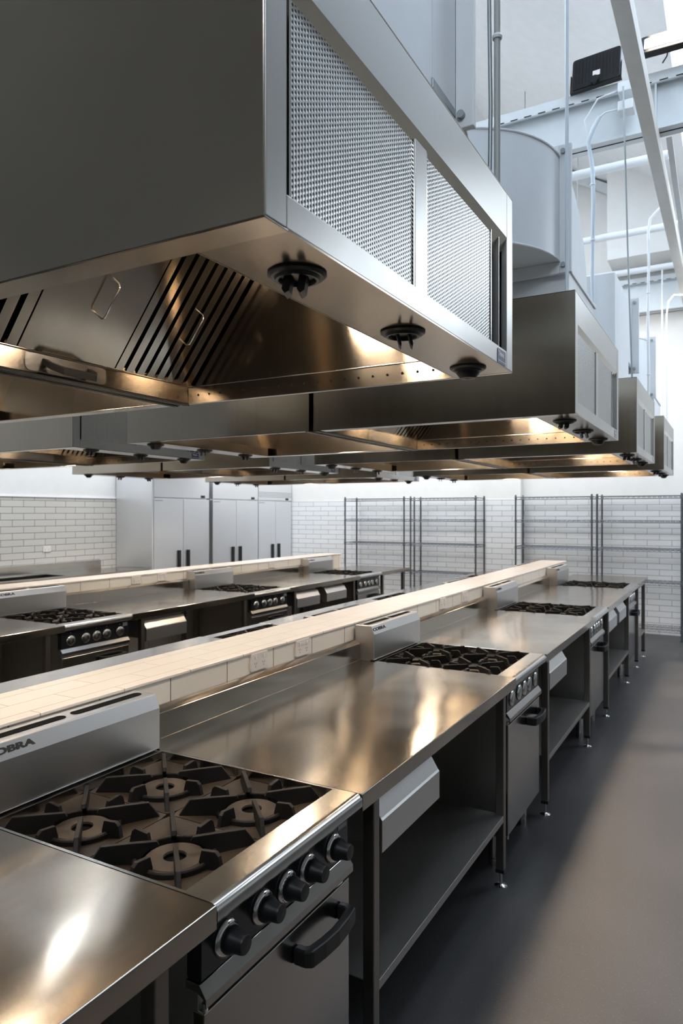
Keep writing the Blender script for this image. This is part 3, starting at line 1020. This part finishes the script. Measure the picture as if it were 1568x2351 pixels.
def make_duct(name, label, xc, y_fl, sgn, vert_len=.72, group=None):
    """duct that rises from a hood, meets a bolted flange at y_fl and turns left; sgn=+1: heads away (+y) from the riser"""
    t = thing(name, label, 'duct', (xc, y_fl, 0), 0, group)
    xo, xin = 1.103, .60            # outer and inner side, relative to island centre
    z0, z1 = 2.875, 3.385
    # riser / straight box on the hood side
    b = BM()
    if sgn > 0:
        box(b, xin, xo, -.95, -.20, 2.57, z1)
        box(b, xin, xo, -.20, -.008, z0, z1)
        link('riser', b, M['duct'], t, bevel=.004)
        b = BM(); box(b, xin, xo + .004, -.20, -.02, z0 - .03, z0)
        link('lower_channel', b, M['galv'], t, bevel=.003)
    else:
        box(b, xin - .04, xo + .037, .04, .76, 2.57, 2.835)
        link('collar', b, M['duct'], t, bevel=.004)
        # vertical elbow: profile in (y, z)
        prof = [(.008, z0), (.008, z1)] + [(.20 + .55 * math.sin(R(a)), z1 - .55 + .55 * math.cos(R(a))) for a in range(0, 91, 9)] + [(.75, 2.835), (.10, 2.835), (.10, z0)]
        b = BM(); prism(b, prof, xin, xo, axis=0)
        link('vertical_elbow', b, M['duct'], t, smooth=25)
        b = BM(); box(b, xin - .05, xo + .045, .03, .77, 2.835, 2.855)
        link('collar_flange', b, M['duct'], t, bevel=.002)
    # plan elbow turning left (towards -x)
    s = sgn
    Rr = .50
    cx = xo - Rr
    outer = [(cx + Rr * math.cos(R(a)), s * (.008 + Rr * math.sin(R(a)))) for a in range(0, 91, 6)]
    prof = outer + [(-.75, s * (.008 + Rr)), (-.75, s * .008), (cx, s * .008)]
    b = BM(); prism(b, prof, z0, z1, axis=2)
    link('plan_elbow', b, M['duct'], t, smooth=25)
    # raised seams along top and bottom of the curved sheet
    for z in (z0, z1):
        b = BM(); tube(b, [(p[0] + .002, p[1] + s * .001, z) for p in outer] + [(-.75, s * (.51), z)], .005, 6)
        link('seam', b, M['white'], t, smooth=60)
    # bolted flange frame
    b = BM()
    for (ya, yb) in ((-.012, .0), (.0, .012)):
        W = .058
        box(b, xo, xo + W, ya, yb, z0 - W, z1 + W)
        box(b, xin - W, xo, ya, yb, z0 - W, z0)
        box(b, xin - W, xo, ya, yb, z1, z1 + W)
        box(b, xin - W, xin, ya, yb, z0, z1)
    fl = link('flange', b, M['white'], t, bevel=.003)
    for z in (z0 - .02, z1 + .02):
        b = BM(); cyl(b, (xo + .02, -.026, z), (xo + .02, .026, z), .012, n=16)
        link('bolt', b, M['galv'], fl, smooth=40)
    return t
gd = 'white sheet metal ducts above the hoods'
make_duct('exhaust_duct', 'white duct with bolted flange directly above the nearest hood', XC[0], 2.04, 1, group=gd)
make_duct('exhaust_duct', 'curved pale blue duct elbow standing on the second hood', XC[0], 3.50, -1, group=gd)
make_duct('exhaust_duct', 'white rectangular duct above the third aisle-side hood', XC[0], 6.30, 1, group=gd)
make_duct('exhaust_duct', 'small curved duct elbow on the last aisle-side hood', XC[0], 7.76, -1, group=gd)
# main collecting duct along the middle of the right-hand island
b = BM(); box(b, -.45, .45, -1.0, 7.4, 2.85, 3.42)
o = link('main_duct', b, M['duct'], None, bevel=.005); o.location = (XC[0] - .95 - .26, 1.2, 0)
tag(o, 'long white main duct behind the elbows above the right-hand hoods', 'duct')

# ------------------------------------------------------------------ beams, roof members, pipes
def ibeam(name, label, y, x0, x1, zb, zt, fw=.14):
    t = thing(name, label, 'beam', (0, y, 0))
    b = BM()
    box(b, x0, x1, -fw / 2, fw / 2, zb, zb + .018)
    box(b, x0, x1, -.008, .008, zb + .018, zt - .03)
    box(b, x0, x1, -fw / 2, fw / 2, zt - .03, zt)
    link('i_section', b, M['beam'], t, bevel=.002)
    b = BM(); box(b, x0, x1, -fw / 2 - .006, -fw / 2 + .02, zt - .075, zt - .001)
    ch = link('slotted_channel', b, M['beam'], t, bevel=.002)
    b = BM()
    x = x0 + .05
    while x < x1:
        box(b, x, x + .055, -fw / 2 - .007, -fw / 2 - .0055, zt - .072, zt - .064)
        x += .105
    link('channel_slots', b, M['hole'], ch)
    b = BM(); box(b, x0, x1, -fw / 2 + .06, -fw / 2 + .075, zb - .001, zb + .0005)
    link('flange_gap', b, M['hole'], t)
    for x in (-.47,):
        b = BM(); box(b, x - .006, x + .006, -fw / 2 + .004, -.008, zb + .018, zt - .03)
        prism(b, [(-fw / 2 + .004, zb), (-.02, zb), (-.02, zb - .12)], x - .006, x + .006, axis=0)
        link('stiffener', b, M['beam'], t)
    return t
ibeam('steel_beam', 'white painted steel beam with slotted channel, carrying the two floodlights', 5.42, -6.9, .95, 4.34, 4.74)
ibeam('steel_beam', 'pale steel beam across the far wall, beyond the vertical pipes', 10.2, -6.9, .85, 4.34, 4.80)
# long timber/steel member under the beam, running away from the camera
b = BM(); box(b, -.535, -.45, -2.0, 9.9, 4.215, 4.335)
t = link('roof_tie', b, M['timber'], None, bevel=.003)
tag(t, 'long pale roof tie crossing in front of the beam at top right', 'roof tie')
b = BM()
for y in (5.36, 5.50):
    cyl(b, (-.54, y, 4.275), (-.535, y, 4.275), .008, n=10)
link('bolt', b, M['galv'], t)
b = BM()
vs = prism(b, [(5.55, 4.36), (5.62, 4.36), (10.0, 3.92), (10.0, 3.86)], -.42, -.38, axis=0)
tag(link('roof_brace', b, M['white'], None), 'slim bright white brace beside the long roof tie', 'brace')
# roof purlins that show as white tubes below the ceiling
for y, zc, l in ((6.55, 4.70, 'nearest of the white horizontal tubes above the hoods'), (8.18, 4.70, 'middle white horizontal tube above the hoods'),
                 (9.50, 4.70, 'lowest looking white horizontal tube, just above the far beam')):
    b = BM(); cyl(b, (-6.9, y, zc), (-.475, y, zc), .038, n=20)
    tag(link('purlin_tube', b, M['white'], None, smooth=40), l, 'tube', 'white tubes under the roof')
# raking rafter along the far gable
b = BM(); prism(b, [(-3, 7.10), (1.8, roofz(1.8) - .03), (1.8, roofz(1.8) - .15), (-3, 6.98)], 10.28, 10.38)
tag(link('gable_rafter', b, M['beam'], None), 'sloping white rafter high on the far gable', 'rafter')

def drop(name, label, pts, r, mat, clips=(), group=None, n=10, parent=None):
    b = BM(); tube(b, pts, r, n)
    o = link(name, b, mat, parent, smooth=60)
    if parent is None:
        tag(o, label, 'pipe', group)
    for z in clips:
        p = min(pts, key=lambda q: abs(q[2] - z))
        b = BM(); lathe(b, [(r + .004, z), (r + .006, z + .006), (r + .004, z + .012)], (p[0], p[1], 0), n=12)
        link('cable_tie', b, M['white'], o)
    return o
def straight(x, y, z0, z1, k=8, wob=0.0):
    return [(x + wob * math.sin(i * 1.7), y, z0 + (z1 - z0) * i / k) for i in range(k + 1)]
gp = 'drop pipes between the roof and the hoods'
drop('drop_pipe', 'grey conduit pipe dropping to the far corner of the nearest hood', straight(-.585, 1.955, 2.57, 6.0), .009, M['pipe_grey'], (3.0,), gp)
drop('drop_cable', 'paler cable strapped beside the grey conduit above the nearest hood', straight(-.607, 1.955, 2.57, 6.0, 14, .003), .006, M['galv'], (), gp)
drop('drop_pipe', 'pale blue pipe in front of the floodlight, dropping to the second hood', straight(-.62, 3.09, 2.57, 5.7), .0075, M['pipe'], (), gp)
cond = drop('drop_pipe', 'light blue conduit hanging from the beam left of the roof tie', [(-.82, 5.20, 4.45), (-.86, 5.20, 4.38), (-.90, 5.22, 4.3), (-.885, 5.24, 4.2)] + straight(-.875, 5.26, 4.1, 2.57, 6, .004), .014, M['pipe'], (3.0, 3.6, 4.0), gp)
drop('branch_cable', 'thin white cable looping from the conduit to the beam junction box', [(-.90, 5.22, 4.32), (-.86, 5.2, 4.42), (-.78, 5.2, 4.47), (-.70, 5.24, 4.49)], .006, M['white'], parent=cond)
drop('branch_cable', 'upper thin white cable looping towards the slotted channel', [(-.90, 5.22, 4.32), (-.92, 5.2, 4.45), (-.83, 5.2, 4.58), (-.70, 5.24, 4.62)], .006, M['white'], parent=cond)
drop('drop_pipe', 'thin dark rod slanting down to the third aisle-side hood', [(-.66, 5.17, 4.6), (-.63, 5.16, 3.5), (-.60, 5.15, 2.57)], .006, M['galv'], (), gp)
drop('drop_pipe', 'white conduit with elbow dropping behind the dark rod', [(-.55, 7.42, 4.62), (-.62, 7.42, 4.60), (-.70, 7.42, 4.52)] + straight(-.72, 7.45, 4.4, 2.57, 6, .004), .013, M['white'], (3.0, 3.8), gp)
drop('drop_pipe', 'straight white rod between the conduit and the far right pipe', straight(-.76, 9.5, 2.3, 4.67), .010, M['white'], (), gp)
drop('drop_pipe', 'bent white pipe nearest the right edge above the last hood', [(-.5, 9.1, 4.2), (-.6, 9.1, 4.22), (-.66, 9.1, 4.15)] + straight(-.68, 9.1, 4.0, 2.3, 6), .008, M['pipe'], (), gp)
# junction boxes on the beam
for z in (4.49, 4.62):
    b = BM(); box(b, -.70, -.60, 5.20, 5.31, z - .035, z + .035)
    tag(link('junction_box', b, M['white'], None, bevel=.006), 'white junction box on the beam web, %s of the two' % ('lower' if z < 4.55 else 'upper'), 'junction box')

# floodlights on the beam
def floodlight(label, loc, rot, wd, hg, th):
    t = thing('floodlight', label, 'floodlight', loc)
    t.rotation_euler = rot
    b = BM(); prism(b, rrect(wd, hg, .022, 3), 0, th, axis=1)
    # rrect is (x, z) here
    link('housing', b, M['black'], t, bevel=.006)
    b = BM()
    for k in range(13):
        x = -wd * .42 + k * wd * .07
        box(b, x - .002, x + .002, -.003, .0, -hg * .34, hg * .42)
    link('cooling_fins', b, M['black'], t)
    b = BM(); prism(b, rrect(wd * .84, hg * .60, .01, 3), th + .0005, th + .003, axis=1)
    link('lens', b, M['led'], t)
    b = BM(); box(b, -wd * .06, wd * .09, -.0045, -.0035, -hg * .24, -hg * .08)
    link('sticker', b, M['gpo'], t)
    b = BM()
    for sx in (-1, 1):
        box(b, sx * (wd / 2 + .006) - .003, sx * (wd / 2 + .006) + .003, -.0, .03, -hg * .54, .0)
    box(b, -wd / 2 - .009, wd / 2 + .009, .0, .03, -hg * .56, -hg * .52)
    link('bracket', b, M['black'], t)
    b = BM(); lathe(b, [(.030, -.03), (.030, .0), (.018, .004)], (wd * .0, 0, -hg * .42), axis='y', n=16)
    link('cable_gland', b, M['black'], t, smooth=40)
    return t
floodlight('black floodlight seen from behind with a small white sticker, on the beam', (-.86, 5.30, 4.86), (R(-10), R(0), R(-4)), .34, .25, .05)
floodlight('black floodlight right of the roof tie, its lit lens facing up', (-.38, 5.26, 4.85), (R(150), 0, R(2)), .36, .20, .045)
b = BM(); tube(b, [(-.40, 5.27, 4.83), (-.385, 5.25, 4.80), (-.39, 5.25, 4.77), (-.42, 5.27, 4.742)], .005, 8)
tag(link('power_cable', b, M['black'], None, smooth=60), 'short black cable curling under the right floodlight', 'cable')

# ------------------------------------------------------------------ fridges on the left wall
def make_fridge(label, y0, y1, split, louvre, cat='fridge'):
    t = thing('upright_fridge', label, cat, (XL + .02, 0, 0), 0, 'upright double-door fridges')
    X = .67
    b = BM(); box(b, 0, X - .055, y0, y1, .12, 2.2)
    link('cabinet', b, M['fridge'], t, bevel=.003)
    b = BM(); box(b, X - .05, X, y0 + .002, y1 - .002, 1.862, 2.2)
    if louvre:
        pass
    tp = link('top_fascia', b, M['fridge'], t, bevel=.003)
    if louvre:
        b = BM()
        for z in (1.915, 1.94, 1.965, 1.99):
            box(b, X, X + .004, y0 + .01, y1 - .01, z, z + .008)
        link('louvre', b, M['galv'], tp)
    b = BM(); box(b, X, X + .003, y1 - .19, y1 - .10, 1.868, 1.905)
    link('display', b, M['black'], tp)
    for a, c, side in ((y0 + .003, split - .003, 1), (split + .003, y1 - .003, -1)):
        b = BM(); box(b, X - .05, X, a, c, .16, 1.845)
        d = link('door', b, M['fridge'], t, bevel=.004)
        yy = (c - .09) if side > 0 else (a + .09)
        b = BM(); box(b, X, X + .022, yy - .028, yy + .028, .70, 1.125)
        link('door_handle', b, M['black'], d, bevel=.006)
    b = BM(); box(b, X, X + .002, y0 + .02, y0 + .17, 1.815, 1.825)
    link('maker_mark', b, M['galv'], t)
    for y in (y0 + .06, y1 - .06):
        for x in (.06, X - .1):
            b = BM(); cyl(b, (x, y, 0), (x, y, .12), .02, n=14)
            link('foot', b, M['black'], t, smooth=40)
    return t
make_fridge('nearest white double-door fridge beside the bright end panel', 6.99, 8.135, 7.572, False)
make_fridge('middle white double-door fridge, after the dark gap', 8.215, 9.365, 8.79, False)
make_fridge('furthest white double-door fridge with louvred top', 9.375, 10.36, 9.87, True)
b = BM(); box(b, XL + .02, XL + .69, 6.955, 6.985, 0, 2.35)
tag(link('end_panel', b, M['fridge'], None, bevel=.002), 'tall bright white end panel beside the fridges', 'panel')

# sink bench on the left wall
t = thing('sink_bench', 'stainless sink bench with upstand against the left tiled wall', 'sink bench', (XL + .014, 0, 0))
b = BM()
box(b, .0, .66, 2.0, 3.9, .86, .9); box(b, .0, .66, 5.7, 6.93, .86, .9)
box(b, .0, .14, 3.9, 5.7, .86, .9); box(b, .52, .66, 3.9, 5.7, .86, .9); box(b, .14, .52, 4.75, 4.85, .86, .9)
link('bench_top', b, M['steel_top'], t, bevel=.002)
b = BM(); prism(b, [(.0, .9), (.035, .9), (.035, 1.015), (.0, 1.03)], 2.0, 6.66)
link('upstand', b, M['bright'], t, bevel=.001)
for a, c in ((3.9, 4.75), (4.85, 5.7)):
    b = BM()
    box(b, .14, .145, a, c, .62, .89); box(b, .515, .52, a, c, .62, .89)
    box(b, .14, .52, a, a + .005, .62, .89); box(b, .14, .52, c - .005, c, .62, .89); box(b, .14, .52, a, c, .62, .625)
    link('sink_bowl', b, M['steel_h'], t)
for y in (2.1, 4.4, 6.85):
    for x in (.04, .62):
        b = BM(); box(b, x - .018, x + .018, y - .018, y + .018, 0, .86)
        link('leg', b, M['dark_steel'], t)

# ------------------------------------------------------------------ wire shelving on the far wall
def make_rack(label, x0, x1, y0=9.90, y1=10.30):
    t = thing('wire_shelving', label, 'wire shelving', ((x0 + x1) / 2, (y0 + y1) / 2, 0), 0, 'wire shelving units on the far wall')
    hx, hy = (x1 - x0) / 2, (y1 - y0) / 2
    for sx in (-1, 1):
        for sy in (-1, 1):
            b = BM()
            cyl(b, (sx * hx, sy * hy, .02), (sx * hx, sy * hy, 1.905), .0125, n=12)
            cyl(b, (sx * hx, sy * hy, .0), (sx * hx, sy * hy, .02), .018, n=12)
            for z in (.14, .74, 1.176, 1.548, 1.875):
                cyl(b, (sx * hx, sy * hy, z - .025), (sx * hx, sy * hy, z + .006), .019, .015, n=12)
            link('post', b, M['wire'], t, smooth=40)
    b = BM()
    for dz in (0, -.03):
        for sy in (-1, 1):
            cyl(b, (-hx, sy * hy, dz), (hx, sy * hy, dz), .0042, n=6)
        for sx in (-1, 1):
            cyl(b, (sx * hx, -hy, dz), (sx * hx, hy, dz), .0042, n=6)
    n = int(2 * hx / .032)
    for k in range(n + 1):                       # truss zigzag front and back
        xa, xb = -hx + k * .032, min(hx, -hx + (k + 1) * .032)
        for sy in (-1, 1):
            cyl(b, (xa, sy * hy, 0 if k % 2 else -.03), (xb, sy * hy, -.03 if k % 2 else 0), .0022, n=4)
    m = int(2 * hx / .028)
    for k in range(m):
        x = -hx + .014 + k * .028
        cyl(b, (x, -hy, .003), (x, hy, .003), .0018, n=4)
    for y in (-hy * .4, hy * .4):
        cyl(b, (-hx, y, -.002), (hx, y, -.002), .003, n=6)
    sh = link('shelf', b, M['wire'], t)
    sh.location = (0, 0, .14)
    for z in (.74, 1.176, 1.548, 1.875):
        c = sh.copy(); COL.objects.link(c); c.location = (0, 0, z)
    return t
make_rack('leftmost grey wire shelving unit on the far wall, next to the fridges', -5.47, -4.43)
make_rack('second grey wire shelving unit from the left, just left of the tiled pier', -4.32, -3.285)
make_rack('grey wire shelving unit just right of the tiled pier', -2.695, -1.66)
make_rack('rightmost grey wire shelving unit, above the end of the aisle', -1.59, -.565)
